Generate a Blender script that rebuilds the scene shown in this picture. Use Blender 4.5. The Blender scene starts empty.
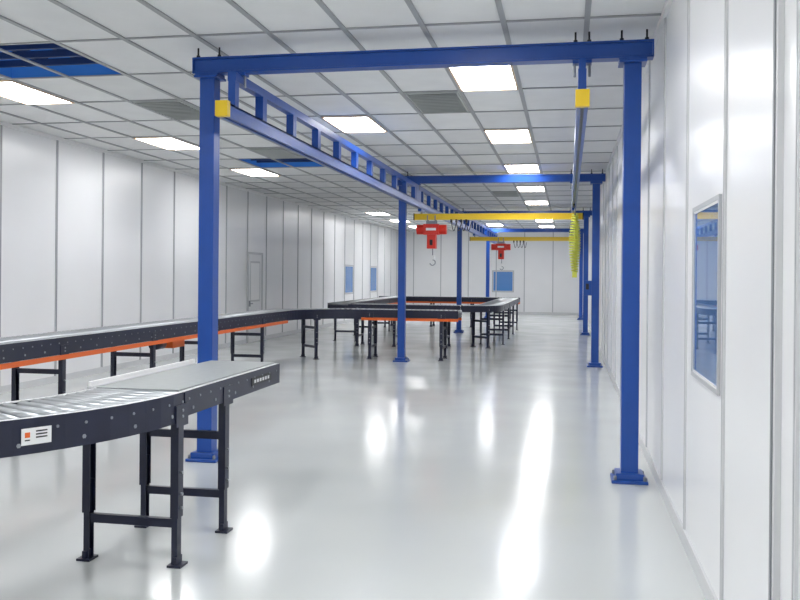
import bpy, math
from mathutils import Matrix, Vector
S=bpy.context.scene
S.view_settings.view_transform='Standard'
S.view_settings.look='None'

# ------------------------------------------------------------ materials
def mat(name,col,rough=0.5,metal=0.0,emis=0.0,nscale=None,namt=0.0,bump=0.0,spec=None,rvar=0.0,detail=4):
    m=bpy.data.materials.new(name); m.use_nodes=True
    nt=m.node_tree; p=nt.nodes['Principled BSDF']
    c=(col[0],col[1],col[2],1)
    p.inputs['Base Color'].default_value=c
    p.inputs['Roughness'].default_value=rough
    p.inputs['Metallic'].default_value=metal
    if spec is not None: p.inputs['Specular IOR Level'].default_value=spec
    if emis:
        p.inputs['Emission Color'].default_value=c
        p.inputs['Emission Strength'].default_value=emis
    if nscale:
        tc=nt.nodes.new('ShaderNodeTexCoord')
        n=nt.nodes.new('ShaderNodeTexNoise'); n.inputs['Scale'].default_value=nscale
        n.inputs['Detail'].default_value=detail
        nt.links.new(tc.outputs['Object'],n.inputs['Vector'])
        if namt:
            r=nt.nodes.new('ShaderNodeValToRGB')
            r.color_ramp.elements[0].position=0.3; r.color_ramp.elements[1].position=0.7
            r.color_ramp.elements[0].color=tuple(x*(1-namt) for x in col)+(1,)
            r.color_ramp.elements[1].color=tuple(min(1,x*(1+namt)) for x in col)+(1,)
            nt.links.new(n.outputs['Fac'],r.inputs['Fac'])
            nt.links.new(r.outputs['Color'],p.inputs['Base Color'])
        if rvar:
            mr=nt.nodes.new('ShaderNodeMapRange')
            mr.inputs['To Min'].default_value=rough-rvar; mr.inputs['To Max'].default_value=rough+rvar
            nt.links.new(n.outputs['Fac'],mr.inputs['Value'])
            nt.links.new(mr.outputs['Result'],p.inputs['Roughness'])
        if bump:
            b=nt.nodes.new('ShaderNodeBump'); b.inputs['Strength'].default_value=bump
            b.inputs['Distance'].default_value=0.02
            nt.links.new(n.outputs['Fac'],b.inputs['Height'])
            nt.links.new(b.outputs['Normal'],p.inputs['Normal'])
    return m
M={}
M['floor']=mat('epoxy_floor',(0.62,0.645,0.635),0.15,nscale=1.3,namt=0.02,bump=0.03,rvar=0.05,spec=0.7,detail=1)
M['wall']=mat('white_wall_panel',(0.85,0.855,0.865),0.28,nscale=1.2,namt=0.015,bump=0.04,detail=1)
M['batten']=mat('wall_batten',(0.50,0.51,0.53),0.35)
M['bdark']=mat('wall_joint',(0.22,0.23,0.25),0.5)
M['trim']=mat('grey_trim',(0.66,0.67,0.68),0.35)
M['tile']=mat('ceiling_tile',(0.81,0.815,0.81),0.7,nscale=3,namt=0.03)
M['tile2']=mat('ceiling_tile_b',(0.75,0.755,0.75),0.7,nscale=3,namt=0.03)
M['tbar']=mat('ceiling_tee',(0.36,0.37,0.38),0.45)
M['vent']=mat('vent_grey',(0.45,0.47,0.46),0.5)
M['light']=mat('light_diffuser',(0.985,0.99,1.0),0.4,emis=20.5)
M['lframe']=mat('light_frame',(0.85,0.62,0.42),0.4)
M['blue']=mat('crane_blue',(0.009,0.068,0.34),0.30,nscale=6,namt=0.06)
M['bluevoid']=mat('plenum_blue_glow',(0.03,0.15,0.47),0.6,emis=0.3)  # slight emission stands in for light inside the open ceiling void
M['bluelt']=mat('plenum_beam',(0.02,0.05,0.15),0.5)
M['yellow']=mat('crane_yellow',(0.85,0.58,0.02),0.35)
M['hose']=mat('hose_yellow',(0.72,0.75,0.10),0.4)
M['red']=mat('hoist_red',(0.72,0.030,0.015),0.35)
M['orange']=mat('guard_orange',(0.85,0.15,0.02),0.4)
M['navy']=mat('conveyor_navy',(0.010,0.013,0.036),0.35,nscale=8,namt=0.1)
M['belt']=mat('belt_grey',(0.30,0.32,0.32),0.45,nscale=20,namt=0.05)
M['roller']=mat('roller_steel',(0.42,0.44,0.46),0.38,metal=0.8)
M['bolt']=mat('zinc_bolt',(0.30,0.32,0.35),0.4,metal=0.7)
M['white']=mat('white_plastic',(0.85,0.85,0.85),0.4)
M['black']=mat('black_steel',(0.01,0.01,0.012),0.4)
M['glass']=mat('glass_painted_view',(0.10,0.21,0.46),0.02,spec=0.7)  # blue view and reflections in the pane put into the base colour
M['glassb']=mat('blue_window_glass',(0.10,0.26,0.60),0.05,spec=0.8)
M['door']=mat('door_white',(0.74,0.75,0.76),0.3)
KEYS=list(M.keys())

# ------------------------------------------------------------ builder
class B:
    def __init__(s): s.v=[];s.f=[];s.m=[];s.sm=[]
    def box(s,c,d,m,rz=0.0,R=None):
        if R is None: R=Matrix.Rotation(rz,3,'Z')
        c=Vector(c);i=len(s.v)
        for x in(-.5,.5):
            for y in(-.5,.5):
                for z in(-.5,.5): s.v.append(c+R@Vector((x*d[0],y*d[1],z*d[2])))
        for q in((0,1,3,2),(4,6,7,5),(0,4,5,1),(2,3,7,6),(0,2,6,4),(1,5,7,3)):
            s.f.append([i+k for k in q]);s.m.append(m);s.sm.append(False)
    def b2(s,lo,hi,m):
        s.box([(a+b)/2 for a,b in zip(lo,hi)],[abs(b-a) for a,b in zip(lo,hi)],m)
    def quad(s,pts,m):
        i=len(s.v); s.v+= [Vector(p) for p in pts]; s.f.append([i,i+1,i+2,i+3]); s.m.append(m);s.sm.append(False)
    def cyl(s,p0,p1,r,m,n=10,r1=None):
        p0=Vector(p0);p1=Vector(p1);r1=r if r1 is None else r1
        q=(p1-p0).to_track_quat('Z','Y').to_matrix()
        i=len(s.v)
        for p,rr in((p0,r),(p1,r1)):
            for k in range(n):
                a=2*math.pi*k/n; s.v.append(p+q@Vector((rr*math.cos(a),rr*math.sin(a),0)))
        for k in range(n):
            s.f.append([i+k,i+(k+1)%n,i+n+(k+1)%n,i+n+k]);s.m.append(m);s.sm.append(True)
        s.f.append([i+k for k in range(n)][::-1]);s.m.append(m);s.sm.append(False)
        s.f.append([i+n+k for k in range(n)]);s.m.append(m);s.sm.append(False)
    def tube(s,pts,r,m,n=6):
        for a,b in zip(pts[:-1],pts[1:]): s.cyl(a,b,r,m,n)
    def sweep(s,path,o0,o1,z0,z1,m):
        L=offs(path,o0);Rr=offs(path,o1);i=len(s.v)
        for a,b in zip(L,Rr):
            s.v+=[Vector((a[0],a[1],z0)),Vector((b[0],b[1],z0)),Vector((b[0],b[1],z1)),Vector((a[0],a[1],z1))]
        for k in range(len(path)-1):
            j=i+4*k
            for e in range(4):
                s.f.append([j+e,j+(e+1)%4,j+4+(e+1)%4,j+4+e]);s.m.append(m);s.sm.append(False)
        s.f.append([i,i+3,i+2,i+1]);s.m.append(m);s.sm.append(False)
        j=i+4*(len(path)-1); s.f.append([j,j+1,j+2,j+3]);s.m.append(m);s.sm.append(False)
    def done(s,name,bevel=0.0,parent=None):
        me=bpy.data.meshes.new(name); me.from_pydata([tuple(v) for v in s.v],[],s.f)
        used=[k for k in KEYS if k in set(s.m)]
        for k in used: me.materials.append(M[k])
        ix={k:n for n,k in enumerate(used)}
        me.polygons.foreach_set('material_index',[ix[k] for k in s.m])
        me.polygons.foreach_set('use_smooth',s.sm)
        me.update()
        o=bpy.data.objects.new(name,me); S.collection.objects.link(o)
        if bevel:
            md=o.modifiers.new('bevel','BEVEL'); md.width=bevel; md.segments=2; md.limit_method='ANGLE'
        if parent: o.parent=parent
        return o
def offs(path,o):
    out=[]
    n=len(path)
    for i,p in enumerate(path):
        a=Vector(path[max(0,i-1)]);b=Vector(path[min(n-1,i+1)])
        d=(b-a).normalized(); out.append((p[0]-d.y*o,p[1]+d.x*o))   # +o = left of travel
    return out
def empty(name,loc=(0,0,0)):
    e=bpy.data.objects.new(name,None); e.location=loc; e.empty_display_size=0.2; S.collection.objects.link(e); return e

# ------------------------------------------------------------ room
XL,XR,YN,YF,H=-6.9,0.66,-2.0,36.0,3.37
b=B(); b.b2((XL-.1,YN-.1,-.1),(XR+.1,YF+.1,0),'floor'); b.done('floor')
b=B(); b.b2((XL-.1,YN-.1,0),(XL,YF+.1,H+.6),'wall'); b.done('wall_left')
b=B(); b.b2((XR,YN-.1,0),(XR+.1,YF+.1,H+.6),'wall'); b.done('wall_right')
b=B(); b.b2((XL,YF,0),(XR,YF+.1,H+.6),'wall'); b.done('wall_back')
b=B(); b.b2((XL,YN-.1,0),(XR,YN,H+.6),'wall'); b.done('wall_front')
# battens (panel joints)
b=B()
for k in range(-9,22):
    y=9.75+1.22*k
    if YN<y<YF: b.b2((XL,y-.02,0.08),(XL+.012,y+.02,H-.02),'batten'); b.b2((XL,y-.005,0.08),(XL+.014,y+.005,H-.02),'bdark')
b.done('trim_1')
b=B()
for k in range(-5,26):
    y=5.17+1.22*k
    if YN<y<YF: b.b2((XR-.010,y-.018,0.08),(XR,y+.018,H-.02),'trim'); b.b2((XR-.012,y-.004,0.08),(XR,y+.004,H-.02),'batten')
b.b2((XR-.02,2.93,0.08),(XR,3.0,H-.02),'trim'); b.b2((XR-.024,2.955,0.08),(XR,2.975,H-.02),'bdark')
b.done('trim_2')
b=B()
for k in range(0,7):
    x=XL+.6+1.14*k
    b.b2((x-.02,YF-.012,0.08),(x+.02,YF,H-.02),'batten')
b.done('trim_3')
b=B(); b.b2((XL,YN,0),(XL+.014,YF,.09),'trim'); b.done('baseboard_left')
b=B(); b.b2((XR-.014,YN,0),(XR,YF,.09),'trim'); b.done('baseboard_right')
b=B(); b.b2((XL,YF-.014,0),(XR,YF,.09),'trim'); b.done('baseboard_back')
b=B()
b.b2((XL,YN,H-.05),(XL+.03,YF,H-.004),'white'); b.b2((XR-.03,YN,H-.05),(XR,YF,H-.004),'white'); b.b2((XL,YF-.03,H-.05),(XR,YF,H-.004),'white')
b.done('trim_4')

# ------------------------------------------------------------ ceiling
TX,TY=0.6,1.165
def cx(i): return -0.78+TX*i
def cy(j): return 8.2+TY*j
lights=set()
for j in (-6,-3,0,3,6,9,12,15,18,21): lights.add((0,j))
for j in (-7,-4,2,17,20): lights.add((-3,j))
for j in (-6,-3,0,3,6,15,18,21): lights.add((-8,j))
openings={(-6,-1),(-7,-1),(-6,5),(-7,5)}
vents={(-1,1),(-6,1),(-6,4),(-4,7),(-1,10)}
b=B()
import random
random.seed(4)
for i in range(-11,3):
    for j in range(-9,25):
        x0,x1=max(XL,cx(i)-TX/2),min(XR,cx(i)+TX/2); y0,y1=max(YN,cy(j)-TY/2),min(YF,cy(j)+TY/2)
        if x1<=x0 or y1<=y0 or (i,j) in openings: continue
        m='tile' if random.random()<.75 else 'tile2'
        b.quad([(x0,y0,H),(x0,y1,H),(x1,y1,H),(x1,y0,H)],m)
# tees
for i in range(-11,3):
    x=cx(i)-TX/2
    if XL<x<XR: b.b2((x-.02,YN,H-.012),(x+.02,YF,H-.001),'tbar')
for j in range(-9,25):
    y=cy(j)-TY/2
    if YN<y<YF: b.b2((XL,y-.015,H-.010),(XR,y+.015,H-.001),'tbar')
for (y0,y1) in ((cy(-1)-TY/2,cy(-1)+TY/2),(cy(5)-TY/2,cy(5)+TY/2)):
    x0,x1=cx(-7)-TX/2,cx(-6)+TX/2; z=H+.45
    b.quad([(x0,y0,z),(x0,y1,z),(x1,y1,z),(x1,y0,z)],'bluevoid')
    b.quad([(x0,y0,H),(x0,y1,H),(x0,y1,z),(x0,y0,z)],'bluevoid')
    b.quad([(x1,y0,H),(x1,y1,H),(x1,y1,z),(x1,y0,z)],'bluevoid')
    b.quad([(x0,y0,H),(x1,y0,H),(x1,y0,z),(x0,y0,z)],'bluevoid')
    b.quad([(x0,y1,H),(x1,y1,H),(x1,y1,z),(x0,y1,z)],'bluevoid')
    for k in range(4): b.b2((x0,y0+.12+.28*k,H+.06),(x1,y0+.15+.28*k,H+.12),'bluelt')
    for k in range(2): b.b2((x0+.35+.4*k,y0,H+.12),(x0+.39+.4*k,y1,H+.18),'bluelt')
b.b2((XL-.1,YN-.1,H+.5),(XR+.1,YF+.1,H+.6),'tile')
b.done('ceiling')
for n,(i,j) in enumerate(sorted(lights)):
    x,y=cx(i),cy(j); b=B()
    b.b2((x-.265,y-.53,H-.016),(x+.265,y+.53,H-.006),'light')
    for sx in(-1,1): b.b2((x+sx*.265,y-.55,H-.022),(x+sx*.285,y+.55,H-.001),'lframe')
    for sy in(-1,1): b.b2((x-.285,y+sy*.53,H-.022),(x+.285,y+sy*.55,H-.001),'lframe')
    b.done('ceiling_light')
for i,j in vents:
    x,y=cx(i),cy(j); b=B()
    b.b2((x-.27,y-.54,H-.012),(x+.27,y+.54,H-.002),'vent')
    for k in range(13): b.box((x,y-.48+.08*k,H-.018),(.5,.03,.01),'vent',R=Matrix.Rotation(.5,3,'X'))
    b.done('ceiling_vent')

# ------------------------------------------------------------ windows/doors
def wall_window(name,wall,a0,a1,z0,z1,g,t=.045):
    b=B()
    def P(u0,u1,v0,v1,d0,d1,m):
        d0+=.001
        if wall=='R': b.b2((XR-d1,u0,v0),(XR-d0,u1,v1),m)
        elif wall=='L': b.b2((XL+d0,u0,v0),(XL+d1,u1,v1),m)
        else: b.b2((u0,YF-d1,v0),(u1,YF-d0,v1),m)
    P(a0,a1,z0,z1,0,.006,g)
    P(a0-t,a0,z0-t,z1+t,0,.014,'batten');P(a1,a1+t,z0-t,z1+t,0,.014,'batten')
    P(a0,a1,z0-t,z0,0,.014,'batten');P(a0,a1,z1,z1+t,0,.014,'batten')
    P(a0,a0+.012,z0,z1,.006,.010,'white');P(a1-.012,a1,z0,z1,.006,.010,'white')
    P(a0,a1,z0,z0+.012,.006,.010,'white');P(a0,a1,z1-.012,z1,.006,.010,'white')
    return b.done(name)
wall_window('window_1','R',4.07,4.86,1.01,1.85,'glass',.022)
wall_window('window_2','L',26.9,27.9,.95,1.8,'glassb')
wall_window('window_3','L',30.5,31.5,.95,1.8,'glassb')
wall_window('window_4','B',-3.0,-2.2,.92,1.72,'glassb')
def wall_door(name,y0,y1,h):
    b=B();X=XL
    def P(u0,u1,v0,v1,d0,d1,m): b.b2((X+d0+.002,u0,v0),(X+d1+.002,u1,v1),m)
    P(y0,y1,0.01,h,.014,.022,'door')
    P(y0-.05,y0,0.001,h+.05,.014,.04,'batten');P(y1,y1+.05,0.001,h+.05,.014,.04,'batten');P(y0,y1,h,h+.05,.014,.04,'batten')
    P(y0+.12,y1-.12,.9,h-.15,.022,.026,'batten'); P(y0+.16,y1-.16,.94,h-.19,.026,.03,'white')
    P(y0+.05,y0+.09,.8,.93,.022,.05,'bolt'); P(y0+.05,y0+.2,.85,.875,.05,.065,'bolt')
    return b.done(name)
wall_door('door_1',18.3,19.15,1.95)

# ------------------------------------------------------------ crane frame
PX0,PX1=-2.865,0.455
crane=empty('overhead_crane_frame',(0,0,0))
RL,RR=-2.62,0.09
for fi,y in enumerate((6.72,15.2,23.5,32.0)):
    for pi,x in enumerate((PX0,PX1)):
        b=B(); b.box((x,y,1.56),(.125,.125,3.08),'blue')
        b.box((x,y,.012),(.26,.26,.024),'blue')
        b.box((x,y,.045),(.20,.20,.05),'blue')
        for sx in(-1,1):
            for sy in(-1,1):
                b.cyl((x+sx*.105,y+sy*.105,.02),(x+sx*.105,y+sy*.105,.055),.013,'bolt',8)
        b.box((x,y,3.09),(.20,.20,.02),'blue')
        b.done('post_%d'%(fi*2+pi+1),.006,crane)
    b=B()
    b.b2((PX0-.13,y-.06,3.12),(PX1+.15,y+.06,3.135),'blue')
    b.b2((PX0-.13,y-.06,3.235),(PX1+.15,y+.06,3.25),'blue')
    b.b2((PX0-.13,y-.045,3.135),(PX1+.15,y-.035,3.235),'blue')
    b.b2((PX0-.13,y+.035,3.135),(PX1+.15,y+.045,3.235),'blue')
    for x in (PX0-.13,PX1+.138): b.b2((x,y-.06,3.12),(x+.012,y+.06,3.25),'blue')
    for x in (PX0,PX1): b.b2((x-.1,y-.07,3.10),(x+.1,y+.07,3.12),'blue')
    for x in (PX0-.09,PX0+.09,RR-.05,RR+.05,PX1-.08,PX1+.1):
        b.cyl((x,y-.03,3.25),(x,y-.03,3.33),.008,'black',8); b.cyl((x,y-.03,3.25),(x,y-.03,3.27),.016,'black',6)
    # hangers for runways
    for x in (RL,RR):
        b.b2((x-.07,y-.05,3.095),(x+.07,y+.05,3.12),'blue')
        for sx in(-1,1): b.cyl((x+sx*.055,y,3.0),(x+sx*.055,y,3.12),.01,'bolt',8)
    b.done('cross_beam_%d'%(fi+1),.004,crane)
Y0,Y1=6.42,33.0
for n,x in enumerate((RL,RR)):
    b=B(); w2=.035 if n==0 else .025
    b.b2((x-w2,Y0+.15,3.03),(x+w2,Y1,3.10),'blue')
    # track (inverted C)
    b.b2((x-.04,Y0,2.81),(x+.04,Y1,2.825),'blue')
    b.b2((x-.04,Y0,2.72),(x-.034,Y1,2.825),'blue'); b.b2((x+.034,Y0,2.72),(x+.04,Y1,2.825),'blue')
    b.b2((x-.04,Y0,2.715),(x-.012,Y1,2.722),'blue'); b.b2((x+.012,Y0,2.715),(x+.04,Y1,2.722),'blue')
    b.b2((x-.034,Y0,2.79),(x+.034,Y1,2.81),'bolt')
    y=Y0+.2
    b.b2((x-.03,y-.05,2.825),(x+.03,y+.03,3.03),'blue')
    y=7.25
    while y<Y1:
        b.b2((x-w2,y-.05,2.825),(x+w2,y+.05,3.03),'blue'); y+=.85
    for yy in (15.2,23.5):
        b.b2((x-.04,yy-.25,2.825),(x+.04,yy+.25,3.04),'blue')
    b.b2((x-.05,Y0-.06,2.715),(x+.05,Y0,2.835),'yellow')
    b.b2((x-.048,Y1,2.715),(x+.048,Y1+.05,2.835),'yellow')
    b.done('runway_track_%d'%(n+1),0,crane)

# bridge cranes
def bridge(y,hx,hose):
    e=empty('bridge_crane',(0,0,0))
    b=B()
    b.b2((RL-.12,y-.045,2.52),(RR+.15,y+.045,2.62),'yellow')
    b.b2((RL-.12,y-.055,2.615),(RR+.15,y+.055,2.63),'yellow')
    b.b2((RL-.14,y-.05,2.515),(RL-.12,y+.05,2.635),'black'); b.b2((RR+.15,y-.05,2.515),(RR+.17,y+.05,2.635),'black')
    b.done('bridge_beam',0,e)
    b=B()
    for x in(RL,RR):
        b.b2((x-.03,y-.22,2.66),(x+.03,y+.22,2.71),'blue')
        for yy in(-.17,.17):
            b.b2((x-.008,y+yy-.03,2.67),(x+.008,y+yy+.03,2.76),'bolt')
            b.cyl((x-.03,y+yy,2.755),(x+.03,y+yy,2.755),.028,'black',12)
        b.cyl((x,y,2.6),(x,y,2.69),.02,'bolt',8)
    # festoon cable loops bunched beside the hoist
    for k in range(4):
        xs=hx+.36+k*.09
        b.b2((xs-.015,y-.06,2.47),(xs+.015,y+.06,2.525),'black')
        pts=[(xs+.09*u,y-.03,2.48-.16*math.sin(math.pi*u)) for u in [q/6 for q in range(7)]]
        b.tube(pts,.007,'black',5)
    b.done('end_trucks',0,e)
    # hoist
    h=empty('chain_hoist',(0,0,0))
    b=B()
    b.b2((hx-.10,y-.03,2.43),(hx+.10,y+.03,2.5),'bolt')
    for sx in(-.07,.07):
        b.b2((hx+sx-.01,y-.07,2.44),(hx+sx+.01,y-.06,2.6),'bolt'); b.b2((hx+sx-.01,y+.06,2.44),(hx+sx+.01,y+.07,2.6),'bolt')
        b.b2((hx+sx-.01,y-.07,2.44),(hx+sx+.01,y+.07,2.455),'bolt')
    b.done('trolley',0,h)
    b=B()
    b.b2((hx-.14,y-.1,2.25),(hx+.14,y+.1,2.44),'red')
    b.cyl((hx-.27,y,2.345),(hx-.14,y,2.345),.088,'red',20); b.cyl((hx+.14,y,2.345),(hx+.27,y,2.345),.088,'red',20)
    b.b2((hx-.09,y-.104,2.325),(hx+.09,y-.1,2.37),'white')
    b.b2((hx-.075,y-.08,2.0),(hx+.085,y+.08,2.25),'red')
    b.b2((hx-.025,y-.083,2.06),(hx+.03,y-.08,2.16),'black')
    b.done('hoist_body',.008,h)
    b=B()
    b.cyl((hx+.02,y,1.86),(hx+.02,y,2.0),.010,'bolt',6)
    b.b2((hx-.02,y-.03,1.80),(hx+.06,y+.03,1.88),'white')
    pts=[(hx+.02+.05*math.sin(t),y,1.75+.05*math.cos(t)) for t in [k*.4 for k in range(0,12)]]
    b.tube(pts,.012,'bolt')
    b.done('hook',0,h)
    if hose:
        b=B();pts=[]
        xx=RR+.02; n=22*10
        for k in range(n+1):
            u=k/n; r=.045+.045*math.sin(u*math.pi)
            pts.append((xx+r*math.cos(k*2*math.pi/10),y-.25+r*math.sin(k*2*math.pi/10),2.6-u*1.0))
        b.tube(pts,.014,'hose',5)
        b.b2((xx-.04,y-.29,1.5),(xx+.04,y-.21,1.6),'hose')
        b.cyl((xx,y-.25,2.58),(xx,y-.25,2.70),.012,'bolt',6)
        b.done('coiled_air_hose')
bridge(15.75,-2.43,True)
bridge(25.0,-1.87,False)
b=B(); b.b2((PX1-.2,15.1,1.2),(PX1-.063,15.3,1.45),'blue'); b.b2((PX1-.16,15.09,1.3),(PX1-.11,15.1,1.4),'black'); b.done('switch_box',.005)

# ------------------------------------------------------------ conveyors
def arc(c,r,a0,a1,n=20):
    return [(c[0]+r*math.cos(a0+(a1-a0)*k/n),c[1]+r*math.sin(a0+(a1-a0)*k/n)) for k in range(n+1)]
def line(p,q,n=2): return [(p[0]+(q[0]-p[0])*k/n,p[1]+(q[1]-p[1])*k/n) for k in range(n+1)]
def walk(path,step,start=0.0):
    out=[];d=start
    for a,b_ in zip(path[:-1],path[1:]):
        a=Vector(a);c=Vector(b_);L=(c-a).length
        if L<1e-6: continue
        t=(c-a)/L
        while d<L: out.append((a+t*d,t)); d+=step
        d-=L
    return out
def leg_frame(b,c,t,w,ztop,upper=True):
    ang=math.atan2(t.y,t.x); n=Vector((-t.y,t.x))
    for s in(-1,1):
        p=Vector(c)+n*s*(w/2-.012)
        # C-channel leg
        def L(off,lat,z0,z1,sx,sy,m='navy'):
            q=p+t*off+n*lat
            b.box((q.x,q.y,(z0+z1)/2),(sx,sy,z1-z0),m,ang)
        L(0,s*.012,.25,ztop,.060,.006); L(-.028,-s*.008,.25,ztop,.005,.04); L(.028,-s*.008,.25,ztop,.005,.04)
        L(0,s*.006,.012,.42,.048,.006); L(-.022,-s*.008,.012,.42,.005,.03); L(.022,-s*.008,.012,.42,.005,.03)
        L(0,0,0,.012,.09,.075)
        L(0,0,.012,.05,.07,.02)
        L(0,s*.018,ztop-.02,ztop+.09,.14,.008)
        for z in (.30,.37,.48,ztop+.03,ztop+.06):
            q=p+n*s*.015; q2=p+n*s*.028
            b.cyl((q.x,q.y,z),(q2.x,q2.y,z),.008,'bolt',6)
    zs=[.22]+([.56] if upper else [])
    for z in zs:
        b.box((c[0],c[1],z),(.03,w-.05,.045),'navy',ang)
def conveyor(path,w,legs,orange=False,kind='roller',bolts=True,top=.89,upper=True,bd=.17):
    b=B(); z1=top;z0=top-bd
    for s in(-1,1):
        o=s*w/2
        b.sweep(path,o-.004,o+.004,z0,z1,'navy')
        b.sweep(path,o-s*.03,o,z1-.006,z1,'trim')
        b.sweep(path,o-s*.03,o,z0,z0+.006,'navy')
        if orange: b.sweep(path,o-.012,o+.012,z0-.05,z0-.004,'orange')
        if bolts:
            op=offs(path,o+s*.004)
            for p,t in walk(op,.14,.05):
                n=Vector((-t.y,t.x))*s
                b.cyl((p.x,p.y,z0+bd*.68),(p.x+n.x*.004,p.y+n.y*.004,z0+bd*.68),.007,'bolt',6)
            for p,t in walk(op,.30,.1):
                n=Vector((-t.y,t.x))*s
                b.cyl((p.x,p.y,z0+bd*.27),(p.x+n.x*.004,p.y+n.y*.004,z0+bd*.27),.010,'bolt',6)
    if kind=='roller':
        for p,t in walk(path,.085,.04):
            n=Vector((-t.y,t.x))*(w/2-.03)
            b.cyl((p.x-n.x,p.y-n.y,z1-.022),(p.x+n.x,p.y+n.y,z1-.022),.025,'roller',8)
        b.sweep(path,-w/2+.02,w/2-.02,z0+.03,z0+.04,'navy')
    else:
        b.sweep(path,-w/2+.032,w/2-.032,z1-.03,z1+.008,'belt')
        b.sweep(path,-w/2+.032,w/2-.032,z0+.03,z0+.04,'belt')
    for p,q in((path[0],path[1]),(path[-1],path[-2])):
        t=(Vector(q)-Vector(p)).normalized(); c=Vector(p)+t*.02
        b.box((c.x,c.y,(z0+z1)/2-.02),(.02,w-.01,bd-.06),'navy',math.atan2(t.y,t.x))
    for p,t in legs: leg_frame(b,p,Vector(t).normalized(),w,z0,upper)
    return b

W=.53
# foreground : curve + straight belt
FX=-2.215
CY=4.27
C=(FX-1.535,CY);R=1.535
pc=[(C[0]-1.3,CY-R)]+arc(C,R,-math.pi/2,0,24)
b=conveyor(pc,W,[((C[0]+R*math.sin(f),C[1]-R*math.cos(f)),(math.cos(f),math.sin(f))) for f in (0.0,math.radians(45))]+[((C[0]-1.15,CY-R),(1,0)),((FX,4.235),(0,1))],upper=False,bd=.15)
f=math.radians(30.5);Ro=R+W/2+.009
for (df,wd,hh,m,zz,ex) in((0,.13,.07,'white',.815,0),(.022,.022,.022,'orange',.822,.001),(-.012,.05,.006,'black',.835,.001),(-.012,.05,.006,'black',.822,.001),(-.012,.05,.006,'black',.809,.001),(.022,.022,.005,'black',.80,.001)):
    a=f+df
    b.box((C[0]+(Ro+ex)*math.cos(a),C[1]-(Ro+ex)*math.sin(a),zz),(.003,wd,hh),m,-a)
b.done('curved_conveyor')
ps=line((FX,CY+.006),(FX,5.80))
b=conveyor(ps,W,[((FX,4.86),(0,1))],kind='belt',bd=.13,upper=True)
b.b2((FX-.28,CY+.01,.90),(FX-.262,5.6,.925),'white'); b.b2((FX-.29,CY+.01,.88),(FX-.25,5.6,.90),'trim')
b.cyl((FX-.23,5.78,.85),(FX+.23,5.78,.85),.038,'belt',14)
b.b2((FX+.27,5.25,.80),(FX+.273,5.62,.85),'black')
for k in range(6): b.b2((FX+.273,5.29+k*.05,.815),(FX+.275,5.32+k*.05,.835),'trim')
b.done('belt_conveyor')

pl=line((-4.965,3.0),(-4.965,14.4),4)
b=conveyor(pl,W,[((-4.965,y),(0,1)) for y in(3.9,5.76,7.62,9.48,11.34,13.2)],orange=True,bd=.16)
b.b2((-4.86,10.3,.57),(-5.10,10.65,.70),'orange')
b.cyl((-4.95,10.2,.63),(-4.95,9.95,.63),.06,'navy',16)
b.done('roller_conveyor')
Rc=1.30; Cc=(-4.965+Rc,14.42)
pa=arc(Cc,Rc,math.pi,math.pi/2,18)
b=conveyor(pa,W,[(pa[9],(1,1))],bolts=False); b.done('curved_conveyor')
yc=14.42+Rc
b=conveyor(line((Cc[0]+.01,yc),(-1.9,yc)),W,[((x,yc),(1,0)) for x in(-3.5,-2.2)],orange=True,bolts=False,bd=.14); b.done('roller_conveyor')
b=conveyor(line((-4.6,18.5),(-2.2,18.5)),W,[((x,18.5),(1,0)) for x in(-4.4,-3.6,-2.5)],bolts=False,bd=.13); b.done('roller_conveyor')
p=arc((-2.2,18.5+.55),.55,-math.pi/2,0,14)
b=conveyor(p,W,[(p[7],(1,1))],bolts=False,bd=.13); b.done('curved_conveyor')
b=conveyor(line((-1.65,19.07),(-1.65,25.6),3),W,[((-1.65,y),(0,1)) for y in(19.6,21.4,23.2,25.0)],bolts=False,bd=.13); b.done('roller_conveyor')
b=conveyor(line((-5.6,26.2),(-1.4,26.2),3),W,[((x,26.2),(1,0)) for x in(-5.2,-4,-2.8,-1.7)],orange=True,bolts=False,bd=.14); b.done('roller_conveyor')
b=conveyor(line((-5.0,19.0),(-5.0,25.8),3),W,[((-5.0,y),(0,1)) for y in(19.6,21.5,23.4,25.2)],bolts=False,orange=True,bd=.13); b.done('roller_conveyor')

# ------------------------------------------------------------ world + camera
w=bpy.data.worlds.new('world'); S.world=w; w.use_nodes=True
w.node_tree.nodes['Background'].inputs[0].default_value=(.8,.85,.9,1); w.node_tree.nodes['Background'].inputs[1].default_value=.5
cam=bpy.data.cameras.new('camera'); co=bpy.data.objects.new('camera',cam); S.collection.objects.link(co)
cam.sensor_width=36; cam.lens=39.6; cam.shift_y=-.030
co.matrix_world=Matrix.Translation((0,0,1.5))@Matrix.Rotation(math.radians(10.81),4,'Z')@Matrix.Rotation(math.radians(90),4,'X')@Matrix.Rotation(math.radians(.5),4,'Z')
cam.clip_start=.05
S.camera=co
